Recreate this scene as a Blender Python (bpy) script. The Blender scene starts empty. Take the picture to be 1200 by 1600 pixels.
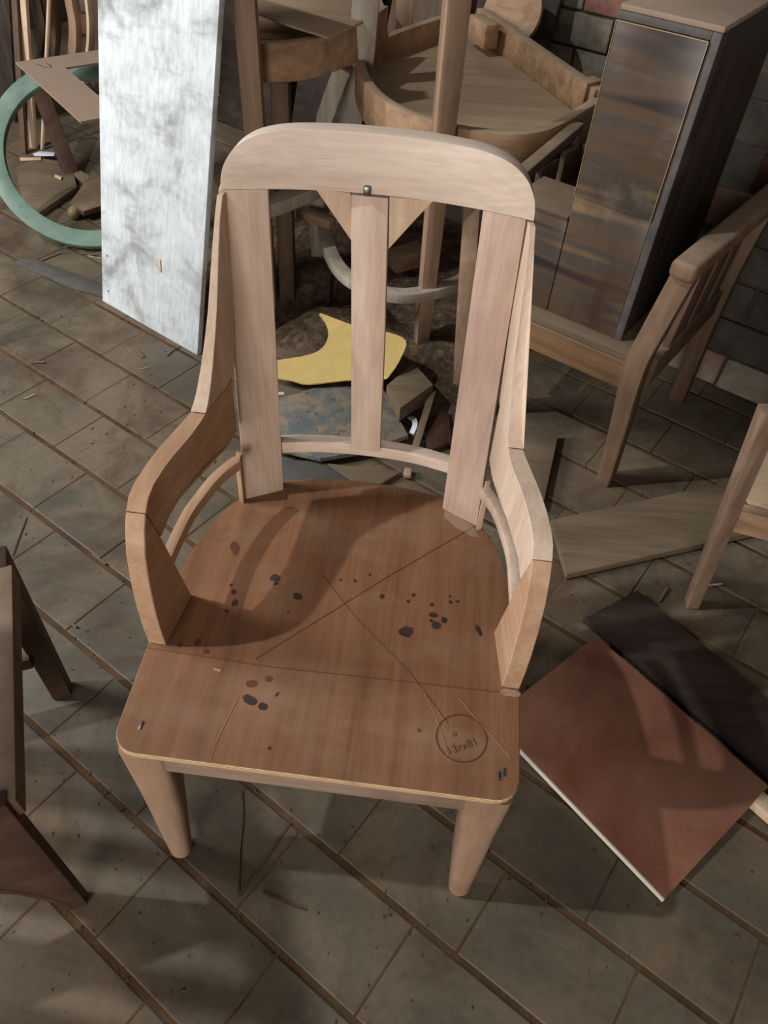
import bpy, bmesh, math, random
from mathutils import Vector, Matrix, noise
random.seed(7)
scene = bpy.context.scene
COL = scene.collection
R = math.radians

# ------------------------------------------------------------------ camera
cam_data = bpy.data.cameras.new('camera')
cam_data.sensor_fit = 'VERTICAL'
cam_data.sensor_height = 36.0
cam_data.lens = 36.0 * 1170.0 / 1600.0
cam_data.clip_start = 0.02
cam = bpy.data.objects.new('camera', cam_data)
COL.objects.link(cam)
cam.matrix_world = Matrix(((0.99731448, -0.0732382, 0.0, 0.0),
                           (0.05389312, 0.7338846, -0.67713287, 0.0),
                           (0.04959199, 0.67531442, 0.73586077, 1.4),
                           (0, 0, 0, 1)))
scene.camera = cam

# ------------------------------------------------------------------ light
world = bpy.data.worlds.new('world')
scene.world = world
world.use_nodes = True
bg = world.node_tree.nodes['Background']
bg.inputs[0].default_value = (1.0, 0.95, 0.90, 1)
bg.inputs[1].default_value = 0.115

def area(name, loc, target, sx, sy, power, col):
    d = bpy.data.lights.new(name, 'AREA')
    d.shape = 'RECTANGLE'
    d.size, d.size_y = sx, sy
    d.energy = power
    d.color = col
    o = bpy.data.objects.new(name, d)
    o.location = loc
    o.rotation_euler = (Vector(target) - Vector(loc)).to_track_quat('-Z', 'Y').to_euler()
    COL.objects.link(o)
    return o

# a small roof light high on the left, a window in the left wall and an added, unseen soft fill behind the camera
area('roof_light', (-3.35, 0.45, 4.75), (-0.1, 0.60, 0.45), 0.10, 0.10, 140, (0.92, 0.97, 1.0))
area('left_window', (-3.4, 1.2, 2.2), (-0.3, 1.9, 0.4), 1.0, 1.0, 108, (0.95, 0.98, 1.0))
area('front_fill', (-1.3, -2.9, 1.05), (-0.1, 1.0, 0.75), 1.5, 1.7, 112, (1.0, 0.965, 0.93))

scene.view_settings.view_transform = 'Standard'
scene.view_settings.look = 'None'
scene.view_settings.exposure = 0.0
scene.view_settings.gamma = 1.0
scene.view_settings.use_curve_mapping = False

# ------------------------------------------------------------------ materials
def srgb(r, g, b):
    f = lambda c: ((c / 255 + 0.055) / 1.055) ** 2.4 if c > 10 else c / 255 / 12.92
    return (f(r), f(g), f(b), 1)

class NT:
    def __init__(s, name, rough=0.7, spec=0.3):
        s.m = bpy.data.materials.new(name)
        s.m.use_nodes = True
        s.t = s.m.node_tree
        s.b = s.t.nodes['Principled BSDF']
        s.b.inputs['Roughness'].default_value = rough
        s.b.inputs['Specular IOR Level'].default_value = spec
    def n(s, t, **kw):
        x = s.t.nodes.new(t)
        for k, v in kw.items():
            setattr(x, k, v)
        return x
    def l(s, a, b):
        s.t.links.new(a, b)
    def coord(s, scale, world=False, rot=(0, 0, 0)):
        mp = s.n('ShaderNodeMapping')
        mp.inputs['Scale'].default_value = scale
        mp.inputs['Rotation'].default_value = rot
        if world:
            s.l(s.n('ShaderNodeNewGeometry').outputs['Position'], mp.inputs[0])
        else:
            s.l(s.n('ShaderNodeTexCoord').outputs['Object'], mp.inputs[0])
        return mp.outputs[0]
    def noise(s, co, scale=1, detail=4, rough=0.6, dist=0.0):
        x = s.n('ShaderNodeTexNoise')
        x.inputs['Scale'].default_value = scale
        x.inputs['Detail'].default_value = detail
        x.inputs['Roughness'].default_value = rough
        x.inputs['Distortion'].default_value = dist
        s.l(co, x.inputs['Vector'])
        return x.outputs['Fac']
    def ramp(s, fac, stops):
        x = s.n('ShaderNodeValToRGB')
        e = x.color_ramp.elements
        while len(e) < len(stops):
            e.new(0.5)
        for i, (p, c) in enumerate(stops):
            e[i].position = p
            e[i].color = c if len(c) == 4 else (*c, 1)
        s.l(fac, x.inputs[0])
        return x.outputs[0]
    def mix(s, fac, a, b, mode='MIX'):
        x = s.n('ShaderNodeMix', data_type='RGBA', blend_type=mode)
        for v, i in ((fac, 0), (a, 6), (b, 7)):
            if isinstance(v, (int, float)):
                x.inputs[i].default_value = v
            elif isinstance(v, tuple):
                x.inputs[i].default_value = v
            else:
                s.l(v, x.inputs[i])
        return x.outputs[2]
    def bump(s, h, strength=0.2, dist=0.002):
        x = s.n('ShaderNodeBump')
        x.inputs['Strength'].default_value = strength
        x.inputs['Distance'].default_value = dist
        s.l(h, x.inputs['Height'])
        s.l(x.outputs[0], s.b.inputs['Normal'])
    def out(s, c):
        s.l(c, s.b.inputs['Base Color'])
        return s.m

W = (1, 1, 1, 1)
K = (0, 0, 0, 1)

def wood(name, light, dark, axis='z', grime=None, gfac=0.5, rough=0.62, scale=1.0, fine=1.0, world=False, spec=0.25, dust=0.0):
    s = NT(name, rough, spec)
    st = {'x': (1.6, 22, 22), 'y': (22, 1.6, 22), 'z': (22, 22, 1.6)}[axis]
    co = s.coord(tuple(k * scale for k in st), world)
    g = s.noise(co, 1.0, 5, 0.6, 0.6)
    c = s.ramp(g, [(0.30, srgb(*dark)), (0.68, srgb(*light))])
    co2 = s.coord(tuple(k * 7 * scale * fine for k in st), world)
    g2 = s.noise(co2, 1.0, 3, 0.6)
    c = s.mix(s.ramp(g2, [(0.35, (0.72, 0.70, 0.68)), (0.6, W)]), K, c, 'MIX') if False else s.mix(0.35, c, s.mix(1.0, c, s.ramp(g2, [(0.35, (0.62, 0.60, 0.58)), (0.62, W)]), 'MULTIPLY'))
    if grime:
        gm = s.noise(s.coord((5, 5, 5), world), 1.3, 5, 0.46)
        c = s.mix(s.ramp(gm, [(0.50, K), (0.72, (gfac, gfac, gfac))]), c, srgb(*grime))
    if dust:
        ge = s.n('ShaderNodeNewGeometry')
        sx = s.n('ShaderNodeSeparateXYZ')
        s.l(ge.outputs['True Normal'], sx.inputs[0])
        dn = s.noise(s.coord((14, 14, 14), True), 1.0, 5, 0.7)
        mu = s.n('ShaderNodeMath', operation='MULTIPLY')
        s.l(s.ramp(sx.outputs['Z'], [(0.55, K), (0.9, (dust, dust, dust))]), mu.inputs[0])
        s.l(s.ramp(dn, [(0.3, (0.5, 0.5, 0.5)), (0.6, W)]), mu.inputs[1])
        c = s.mix(mu.outputs[0], c, srgb(166, 146, 124))
    s.bump(g2, 0.12, 0.001)
    return s.out(c)

def plain(name, c, rough=0.6, var=0.0, spec=0.3, metal=0.0):
    s = NT(name, rough, spec)
    s.b.inputs['Metallic'].default_value = metal
    a = srgb(*c)
    lo = tuple(k * (1 - var) for k in a[:3])
    n_ = s.noise(s.coord((9, 9, 9)), 2.0, 5, 0.65)
    return s.out(s.ramp(n_, [(0.3, lo), (0.7, a)]))

M = {}
M['sand'] = wood('sanded_wood', (208, 184, 162), (188, 160, 138), 'z', (164, 134, 112), 0.35)
M['sand_x'] = wood('sanded_wood_cross', (218, 198, 180), (204, 180, 160), 'x', (190, 162, 142), 0.30)
M['sand_pink'] = wood('sanded_wood_pink', (200, 174, 156), (174, 144, 128), 'z', (146, 114, 102), 0.45)
M['sand_y'] = wood('sanded_wood_arm', (192, 156, 126), (168, 128, 98), 'y', (146, 106, 80), 0.35)
M['pale'] = wood('pale_wood', (214, 186, 158), (192, 160, 130), 'z', (160, 124, 96), 0.3)
M['slat'] = wood('slat_wood', (214, 190, 170), (194, 164, 144), 'z', (170, 140, 116), 0.3)
M['mid'] = wood('shaded_brown_wood', (132, 106, 84), (100, 76, 58), 'z', (82, 58, 44), 0.6, dust=0.5)  # armchair wood: the dimness of the right side is put into its brown
M['mid_x'] = wood('mid_brown_rail', (140, 108, 78), (106, 78, 54), 'x', (86, 58, 40), 0.6, dust=0.6)
M['leg'] = wood('leg_wood', (166, 136, 112), (140, 110, 88), 'z', (122, 88, 66), 0.5)
M['apron'] = wood('apron_wood', (156, 132, 114), (126, 102, 86), 'x', (108, 76, 60), 0.6)
M['old_z'] = wood('dusty_wood_upright', (168, 138, 114), (134, 104, 82), 'z', (108, 80, 62), 0.6, dust=0.7)
M['old_x'] = wood('dusty_wood_rail', (180, 146, 114), (140, 106, 78), 'x', (112, 80, 58), 0.6, dust=0.8)
M['grey_wood'] = wood('grey_dusty_wood', (178, 166, 150), (148, 134, 118), 'z', (120, 104, 90), 0.4)
M['brown'] = wood('brown_wood', (108, 84, 64), (76, 56, 42), 'z', (60, 44, 34), 0.6, dust=0.4)
M['dark'] = wood('dark_wood', (72, 58, 50), (46, 36, 31), 'x', (36, 29, 26), 0.6, rough=0.55)
M['redbrown'] = wood('red_brown_wood', (82, 57, 43), (58, 39, 30), 'y', (48, 32, 26), 0.5)
M['plank'] = wood('dusty_plank', (124, 106, 84), (98, 82, 64), 'x', (84, 68, 52), 0.6, rough=0.85)
M['rust'] = wood('red_chair_wood', (148, 124, 104), (110, 84, 66), 'z', (92, 54, 40), 0.7)
M['ply'] = wood('brown_plywood', (176, 148, 118), (150, 122, 94), 'x', (122, 98, 76), 0.6, dust=0.3)
M['slate'] = plain('grey_strip', (92, 88, 82), 0.85, 0.35)
M['metal'] = plain('nail_metal', (120, 116, 112), 0.35, 0.3, 0.5, 0.9)
M['white'] = plain('white_scrap', (214, 216, 220), 0.5, 0.15)
M['stain'] = plain('dark_stain', (66, 50, 44), 0.5, 0.4)
M['stain_red'] = plain('red_stain', (108, 64, 46), 0.5, 0.3)
M['pencil'] = plain('pencil', (88, 56, 40), 0.7, 0.2)
M['scratch'] = plain('scratch', (168, 128, 92), 0.7, 0.2)
M['glue'] = plain('dried_glue', (166, 134, 112), 0.5, 0.3)
M['bone'] = plain('cream_knob', (170, 150, 108), 0.4, 0.15)
M['black'] = plain('black_collar', (22, 20, 20), 0.5, 0.3)

def make_seat_mat():
    s = NT('seat_plywood', 0.52, 0.35)
    g = s.noise(s.coord((40, 2.0, 40)), 1.0, 5, 0.6, 0.4)
    c = s.ramp(g, [(0.28, srgb(112, 74, 49)), (0.72, srgb(142, 98, 68))])
    f = s.noise(s.coord((260, 14, 200)), 1.0, 2, 0.6)
    c = s.mix(0.25, c, s.mix(1.0, c, s.ramp(f, [(0.35, (0.6, 0.56, 0.52)), (0.62, W)]), 'MULTIPLY'))
    blot = s.noise(s.coord((4, 9, 6)), 1.2, 5, 0.65, 0.3)
    c = s.mix(s.ramp(blot, [(0.48, K), (0.70, (0.42, 0.42, 0.42))]), c, srgb(146, 120, 98))
    dk = s.noise(s.coord((6, 6, 6)), 1.9, 6, 0.7)
    c = s.mix(s.ramp(dk, [(0.56, K), (0.72, (0.4, 0.4, 0.4))]), c, srgb(96, 62, 44))
    s.bump(f, 0.08, 0.0005)
    return s.out(c)
M['seat'] = make_seat_mat()

def make_edge_mat():
    s = NT('ply_edge', 0.7, 0.2)
    w = s.n('ShaderNodeTexWave', wave_type='BANDS', bands_direction='Z')
    w.inputs['Scale'].default_value = 85
    s.l(s.coord((1, 1, 1)), w.inputs['Vector'])
    n_ = s.noise(s.coord((20, 20, 20)), 1.4, 3)
    c = s.ramp(w.outputs['Fac'], [(0.25, srgb(150, 112, 78)), (0.6, srgb(214, 186, 146))])
    return s.out(s.mix(s.ramp(n_, [(0.5, K), (0.7, (0.5, 0.5, 0.5))]), c, srgb(150, 104, 70)))
M['edge'] = make_edge_mat()

def make_tile_mat():
    s = NT('stone_tile', 0.62, 0.35)
    co = s.coord((1, 1, 1), True)
    a = s.noise(co, 3.1, 6, 0.62, 0.4)
    c = s.ramp(a, [(0.30, srgb(77, 73, 64)), (0.50, srgb(98, 90, 76)), (0.70, srgb(114, 98, 80))])
    oi = s.n('ShaderNodeObjectInfo')
    c = s.mix(1.0, c, s.ramp(oi.outputs['Random'], [(0.0, (0.78, 0.80, 0.78)), (1.0, (1.04, 1.0, 0.95))]), 'MULTIPLY')
    d = s.noise(co, 2.2, 7, 0.68, 0.6)
    c = s.mix(s.ramp(d, [(0.44, K), (0.62, (0.8, 0.8, 0.8))]), c, srgb(122, 103, 82))
    st = s.noise(s.coord((1, 1, 1), True, (0, 0, R(33))), 3.4, 7, 0.68, 1.2)
    c = s.mix(s.ramp(st, [(0.47, K), (0.66, (0.75, 0.75, 0.75))]), c, srgb(78, 58, 43))
    sp = s.n('ShaderNodeTexVoronoi')
    sp.inputs['Scale'].default_value = 26
    s.l(co, sp.inputs['Vector'])
    c = s.mix(s.ramp(sp.outputs['Distance'], [(0.055, (0.75, 0.75, 0.75)), (0.10, K)]), c, srgb(48, 42, 38))
    f = s.noise(co, 60, 3, 0.7)
    c = s.mix(0.3, c, s.mix(1.0, c, s.ramp(f, [(0.35, (0.6, 0.6, 0.6)), (0.65, W)]), 'MULTIPLY'))
    s.bump(s.noise(co, 18, 6, 0.7), 0.35, 0.003)
    rr = s.ramp(d, [(0.45, (0.48, 0.48, 0.48)), (0.62, (0.85, 0.85, 0.85))])
    s.l(rr, s.b.inputs['Roughness'])
    return s.out(c)
M['tile'] = make_tile_mat()

def make_grout_mat():
    s = NT('sawdust_grout', 0.9, 0.1)
    co = s.coord((1, 1, 1), True)
    a = s.noise(co, 5, 6, 0.7)
    c = s.ramp(a, [(0.3, srgb(62, 46, 34)), (0.7, srgb(106, 82, 58))])
    s.bump(s.noise(co, 70, 4, 0.8), 0.6, 0.003)
    return s.out(c)
M['grout'] = make_grout_mat()

def make_white_board():
    s = NT('white_board', 0.55, 0.3)
    a = s.noise(s.coord((3.6, 3.6, 5.0)), 1.5, 6, 0.62, 0.3)
    v = s.noise(s.coord((70, 70, 3.0)), 1.0, 4, 0.7)
    c = s.ramp(a, [(0.34, srgb(150, 150, 148)), (0.50, srgb(204, 207, 206)), (0.7, srgb(222, 226, 226))])
    c = s.mix(0.55, c, s.mix(1.0, c, s.ramp(v, [(0.36, (0.66, 0.66, 0.66)), (0.58, W)]), 'MULTIPLY'))
    d = s.noise(s.coord((2.5, 2.5, 9)), 1.7, 5, 0.7)
    c = s.mix(s.ramp(d, [(0.56, K), (0.72, (0.45, 0.45, 0.45))]), c, srgb(128, 122, 116))
    return s.out(c)
M['wboard'] = make_white_board()

def make_green():
    s = NT('green_paint', 0.55, 0.35)
    a = s.noise(s.coord((6, 6, 6)), 2, 6, 0.65)
    c = s.ramp(a, [(0.3, srgb(90, 110, 96)), (0.7, srgb(118, 138, 122))])
    d = s.noise(s.coord((14, 14, 14)), 1.5, 5, 0.7)
    return s.out(s.mix(s.ramp(d, [(0.60, K), (0.72, (0.7, 0.7, 0.7))]), c, srgb(84, 92, 76)))
M['green'] = make_green()

def make_cabinet():
    s = NT('stained_veneer', 0.38, 0.5)
    b_ = s.noise(s.coord((0.8, 0.8, 10)), 1.3, 3, 0.5, 0.3)
    c = s.ramp(b_, [(0.36, srgb(48, 41, 39)), (0.46, srgb(90, 71, 54)), (0.54, srgb(72, 64, 58)), (0.62, srgb(124, 96, 66)), (0.72, srgb(78, 64, 52))])
    v = s.noise(s.coord((14, 14, 4)), 1.0, 5, 0.65)
    c = s.mix(s.ramp(v, [(0.5, K), (0.68, (0.65, 0.65, 0.65))]), c, srgb(70, 44, 34))
    w = s.noise(s.coord((8, 8, 8)), 1.0, 4, 0.6)
    c = s.mix(s.ramp(w, [(0.58, K), (0.7, (0.45, 0.45, 0.45))]), c, srgb(128, 118, 108))
    return s.out(c)
M['veneer'] = make_cabinet()
M['cab_side'] = wood('black_brown_side', (72, 60, 54), (42, 34, 32), 'z', (92, 78, 66), 0.5, rough=0.5, spec=0.35)
M['cab_top'] = plain('dusty_top', (150, 128, 108), 0.9, 0.2)
M['cab_rim'] = plain('worn_rim', (96, 88, 84), 0.6, 0.45)
M['gold'] = plain('pale_lipping', (176, 146, 102), 0.5, 0.3)

def make_red_board():
    s = NT('red_brown_laminate', 0.42, 0.45)
    a = s.noise(s.coord((5, 5, 5)), 1.2, 6, 0.65)
    c = s.ramp(a, [(0.32, srgb(116, 66, 47)), (0.7, srgb(146, 102, 82))])
    f = s.noise(s.coord((9, 60, 9)), 1.5, 4, 0.7)
    c = s.mix(s.ramp(f, [(0.62, K), (0.72, (0.4, 0.4, 0.4))]), c, srgb(150, 112, 92))
    return s.out(c)
M['red'] = make_red_board()
M['white_edge'] = plain('white_core_edge', (222, 212, 196), 0.6, 0.08)

def make_grey_board():
    s = NT('grey_painted_board', 0.6, 0.35)
    a = s.noise(s.coord((9, 9, 9)), 1.6, 6, 0.7, 0.5)
    c = s.ramp(a, [(0.40, srgb(92, 96, 96)), (0.50, srgb(112, 108, 100)), (0.60, srgb(138, 120, 98))])
    d = s.noise(s.coord((30, 30, 30)), 1.4, 4, 0.7)
    return s.out(s.mix(s.ramp(d, [(0.58, K), (0.66, (0.7, 0.7, 0.7))]), c, srgb(56, 54, 54)))
M['greyboard'] = make_grey_board()
M['yellow'] = plain('yellow_sheet', (194, 164, 100), 0.42, 0.18, 0.4)
M['hard'] = plain('hardboard', (150, 126, 108), 0.75, 0.12)

def make_brick(name='old_brick', k=1.0):
    s = NT(name, 0.9, 0.15)
    co = s.coord((1, 1, 1), True)
    oi = s.n('ShaderNodeObjectInfo')
    a = s.noise(co, 9, 6, 0.7)
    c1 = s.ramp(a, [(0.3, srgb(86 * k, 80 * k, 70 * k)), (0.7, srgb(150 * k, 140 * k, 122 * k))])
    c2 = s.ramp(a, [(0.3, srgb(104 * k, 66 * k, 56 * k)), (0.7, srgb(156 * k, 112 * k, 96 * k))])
    c = s.mix(s.ramp(oi.outputs['Random'], [(0.55, K), (0.72, W)]), c1, c2)
    s.bump(s.noise(co, 35, 5, 0.7), 0.6, 0.006)
    return s.out(c)
M['brick_dark'] = make_brick('darker_brick', 0.55)  # same brick in a darker tone, for the right wall
M['brick'] = make_brick()
M['mortar'] = plain('dark_mortar', (74, 66, 58), 0.95, 0.4)
def make_pile():
    s = NT('sawdust_heap', 0.95, 0.1)
    a = s.noise(s.coord((22, 22, 22)), 1.5, 7, 0.75)
    s.bump(s.noise(s.coord((90, 90, 90)), 1, 4, 0.8), 0.9, 0.006)
    return s.out(s.ramp(a, [(0.35, srgb(54, 44, 38)), (0.55, srgb(96, 78, 62)), (0.72, srgb(142, 118, 92))]))
M['pile'] = make_pile()

# ------------------------------------------------------------------ mesh helpers
def frame(d, up=(0, 0, 1)):
    d = Vector(d).normalized()
    up = Vector(up)
    if abs(d.dot(up)) > 0.99:
        up = Vector((0, 1, 0)) if abs(d.y) < 0.9 else Vector((1, 0, 0))
    s = d.cross(up).normalized()
    return d, s, s.cross(d).normalized()

def prism(bm, pts, vec):
    vec = Vector(vec)
    a = [bm.verts.new(p) for p in pts]
    b = [bm.verts.new(Vector(p) + vec) for p in pts]
    n = len(a)
    bm.faces.new(a[::-1])
    bm.faces.new(b)
    for i in range(n):
        bm.faces.new((a[i], a[(i + 1) % n], b[(i + 1) % n], b[i]))

def loft(bm, rings, closed=False):
    vs = [[bm.verts.new(p) for p in r] for r in rings]
    n = len(vs[0])
    m = len(vs)
    for i in range(m if closed else m - 1):
        A, B = vs[i], vs[(i + 1) % m]
        for j in range(n):
            bm.faces.new((A[j], A[(j + 1) % n], B[(j + 1) % n], B[j]))
    if not closed:
        bm.faces.new(vs[0][::-1])
        bm.faces.new(vs[-1])

def box(bm, lo, hi):
    x0, y0, z0 = lo
    x1, y1, z1 = hi
    prism(bm, [(x0, y0, z0), (x1, y0, z0), (x1, y1, z0), (x0, y1, z0)], (0, 0, z1 - z0))

def bar(bm, p, q, w, h, up=(0, 0, 1), w2=None, h2=None):
    p, q = Vector(p), Vector(q)
    d, s, u = frame(q - p, up)
    w2 = w if w2 is None else w2
    h2 = h if h2 is None else h2
    def r(c, w, h):
        return [c - s * w / 2 - u * h / 2, c + s * w / 2 - u * h / 2, c + s * w / 2 + u * h / 2, c - s * w / 2 + u * h / 2]
    loft(bm, [r(p, w, h), r(q, w2, h2)])

def sweep(bm, path, w, h, up=(0, 0, 1), closed=False, taper=None):
    P = [Vector(p) for p in path]
    n = len(P)
    rings = []
    for i in range(n):
        if closed:
            t = P[(i + 1) % n] - P[i - 1]
        else:
            t = P[min(i + 1, n - 1)] - P[max(i - 1, 0)]
        d, s, u = frame(t, up)
        k = 1 if taper is None else taper[i]
        c = P[i]
        rings.append([c - s * w * k / 2 - u * h / 2, c + s * w * k / 2 - u * h / 2, c + s * w * k / 2 + u * h / 2, c - s * w * k / 2 + u * h / 2])
    loft(bm, rings, closed)

def spline(pts, per=6, closed=False):
    P = [Vector(p) for p in pts]
    n = len(P)
    out = []
    for i in range(n if closed else n - 1):
        if closed:
            p0, p1, p2, p3 = P[i - 1], P[i], P[(i + 1) % n], P[(i + 2) % n]
        else:
            p0, p1, p2, p3 = P[max(i - 1, 0)], P[i], P[i + 1], P[min(i + 2, n - 1)]
        for k in range(per):
            t = k / per
            out.append(0.5 * ((2 * p1) + (p2 - p0) * t + (2 * p0 - 5 * p1 + 4 * p2 - p3) * t * t + (3 * p1 - p0 - 3 * p2 + p3) * t ** 3))
    if not closed:
        out.append(P[-1])
    return out

def bevel(bm, off=0.0015, seg=2, ang=35):
    bmesh.ops.recalc_face_normals(bm, faces=bm.faces)
    es = [e for e in bm.edges if len(e.link_faces) == 2 and e.calc_face_angle(0) > R(ang)]
    if es and off > 0:
        bmesh.ops.bevel(bm, geom=es, offset=off, segments=seg, profile=0.5, affect='EDGES', clamp_overlap=True)

def put(name, bm, mat, parent=None, off=0.0015, world=False, smooth=False, seg=2):
    bevel(bm, off, seg)
    if world and parent is not None:
        bm.transform(Matrix.LocRotScale(parent.location, parent.rotation_euler, parent.scale).inverted())
    me = bpy.data.meshes.new(name)
    bm.to_mesh(me)
    bm.free()
    for m in (mat if isinstance(mat, (list, tuple)) else [mat]):
        me.materials.append(m)
    if smooth or off > 0:
        for p in me.polygons:
            p.use_smooth = True
        me.set_sharp_from_angle(angle=R(60 if smooth else 28))
    o = bpy.data.objects.new(name, me)
    COL.objects.link(o)
    if parent is not None:
        o.parent = parent
    return o

def tag(o, label=None, cat=None, group=None, kind=None):
    if label: o['label'] = label
    if cat: o['category'] = cat
    if group: o['group'] = group
    if kind: o['kind'] = kind
    return o

def thing(name, label, cat, loc=(0, 0, 0), rz=0.0, group=None):
    o = bpy.data.objects.new(name, None)
    o.empty_display_size = 0.1
    COL.objects.link(o)
    o.location = loc
    o.rotation_euler = (0, 0, rz)
    return tag(o, label, cat, group)

def BM():
    return bmesh.new()

def solo(name, bm, mat, label, cat, group=None, off=0.0015, smooth=False, origin=None):
    """a thing that is one mesh: its origin goes to the centre of its base"""
    vs = [v.co for v in bm.verts]
    c = Vector(origin) if origin else Vector(((min(v.x for v in vs) + max(v.x for v in vs)) / 2, (min(v.y for v in vs) + max(v.y for v in vs)) / 2, min(v.z for v in vs)))
    bm.transform(Matrix.Translation(-c))
    o = put(name, bm, mat, None, off, smooth=smooth)
    o.location = c
    return tag(o, label, cat, group)

def slab(pts, t):
    """flat piece: polygon top outline, t thick downwards"""
    bm = BM()
    prism(bm, pts, (0, 0, -t))
    return bm

# grid directions of the room: AX runs along the back wall, BX runs into the wall
AX = Vector((0.83146961, -0.55557023, 0))
BX = Vector((0.55557023, 0.83146961, 0))
ROOM = R(-33.75)
def ab(a, b, z=0.0):
    v = AX * a + BX * b
    return Vector((v.x, v.y, z))

# ------------------------------------------------------------------ floor
fl = BM()
prism(fl, [ab(-5.0, -2.2, -0.045), ab(3.0, -2.2, -0.045), ab(3.0, 3.3, -0.045), ab(-5.0, 3.3, -0.045)], (0, 0, 0.0428))
floor = put('floor', fl, M['grout'], None, 0)
tag(floor, 'old stone tile floor with sawdust in the joints', None, None, 'structure')
TA, TB = 0.253, 0.1725
def tile_mesh():
    bm = BM()
    box(bm, (-TA / 2 + 0.0012, -TB / 2 + 0.0055, -0.03), (TA / 2 - 0.0012, TB / 2 - 0.0055, 0.0))
    bevel(bm, 0.0025, 2)
    me = bpy.data.meshes.new('tile')
    bm.to_mesh(me)
    bm.free()
    me.materials.append(M['tile'])
    return me
tm = tile_mesh()
rest = BM()
offs = {2: -1.04, 3: -1.142, 4: -1.29, 5: -1.126, 6: -1.014, 7: -1.12, 8: -1.02, 9: -1.15, 10: -1.03, 11: -1.13, 12: -1.02, 13: -1.14, 14: -1.03, 15: -1.12, 16: -1.02, 1: -1.12, 0: -1.02, -1: -1.14, -2: -1.02}
for row in range(-12, 17):
    b0 = 0.005 + row * 0.1725
    for k in range(-15, 16):
        ac = offs.get(row, -1.02 - 0.11 * (row % 2)) + TA * (k + 0.5)
        bc = b0 + TB / 2
        x, y, _ = ab(ac, bc)
        if y < -0.12 or abs(x + 0.05) > 0.64 * max(y, 0.0) + 0.70 or (row > 12 and k > 0):
            if -4.6 < ac < 2.9:
                prism(rest, [ab(ac + da * (TA / 2 - 0.001), bc + db * (TB / 2 - 0.0055), -0.0012) for da, db in ((-1, -1), (1, -1), (1, 1), (-1, 1))], (0, 0, -0.02))
            continue
        t = bpy.data.objects.new('tile', tm)
        t.location = (x, y, random.uniform(-0.0012, 0.0))
        t.rotation_euler = (random.uniform(-0.004, 0.004), random.uniform(-0.004, 0.004), ROOM + random.uniform(-0.006, 0.006))
        COL.objects.link(t)
        t.parent = floor

bmesh.ops.recalc_face_normals(rest, faces=rest.faces)
put('tile_field', rest, M['tile'], floor, 0)['kind'] = 'stuff'
for pts_ in ([(-0.2273, 0.5523, 0.0006), (-0.2167, 0.5008, 0.0006), (-0.2123, 0.4449, 0.0006), (-0.2010, 0.3720, 0.0006)], [(-0.1278, 0.5026, 0.0006), (-0.1511, 0.4625, 0.0006), (-0.1783, 0.4066, 0.0006)], [(-0.1783, 0.4066, 0.0006), (-0.1995, 0.3762, 0.0006)], [(-0.8577, 1.0635, 0.0006), (-0.8654, 1.1384, 0.0006), (-0.8702, 1.1838, 0.0006)], [(-0.1605, 0.3799, 0.0006), (-0.1144, 0.3658, 0.0006), (-0.0806, 0.3581, 0.0006)]):
    bm = BM()
    sweep(bm, spline(pts_, 4), 0.0035, 0.0010)
    put('crack', bm, M['grout'], floor, 0)

# ------------------------------------------------------------------ walls
def brick_wall(name, a0, a1, b, h, label, bmat='brick'):
    bm = BM()
    prism(bm, [ab(a0, b + 0.012, -0.04), ab(a1, b + 0.012, -0.04), ab(a1, b + 0.2, -0.04), ab(a0, b + 0.2, -0.04)], (0, 0, h + 0.04))
    w = put(name, bm, M['mortar'], None, 0)
    tag(w, label, None, None, 'structure')
    bm = BM()
    L, H = 0.26, 0.112
    box(bm, (-L / 2 + 0.004, 0, 0.004), (L / 2 - 0.004, 0.06, H - 0.004))
    bevel(bm, 0.006, 2)
    me = bpy.data.meshes.new('brick')
    bm.to_mesh(me)
    bm.free()
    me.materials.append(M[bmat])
    me0 = me.copy()
    me0.materials[0] = M['brick']
    for r_ in range(int(h / H)):
        a = a0 + L / 2 + (0.13 if r_ % 2 else 0.0)
        while a + L / 2 <= a1 + 0.02:
            o = bpy.data.objects.new('brick', me0 if r_ == 0 else me)
            o.location = ab(a, b + random.uniform(-0.004, 0.004), r_ * H)
            o.rotation_euler = (0, 0, ROOM + random.uniform(-0.01, 0.01))
            COL.objects.link(o)
            o.parent = w
            a += L
brick_wall('wall_back', -4.4, -0.35, 2.95, 1.35, 'old brick back wall behind the stacked furniture frames')
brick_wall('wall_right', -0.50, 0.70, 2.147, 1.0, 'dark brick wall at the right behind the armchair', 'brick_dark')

bm = BM()
prism(bm, [ab(-4.75, -2.2, -0.04), ab(-4.55, -2.2, -0.04), ab(-4.55, 3.15, -0.04), ab(-4.75, 3.15, -0.04)], (0, 0, 1.6))
tag(put('wall_left', bm, M['mortar'], None, 0), 'low dark plastered wall at the far left', None, None, 'structure')

# ------------------------------------------------------------------ main chair
CH = thing('wooden_armchair', 'unfinished sanded armchair with plywood seat and arched back, standing in the foreground', 'armchair', (-0.0690, 0.4065, 0.0), R(-3.3138))
SZ = 0.435

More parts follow.
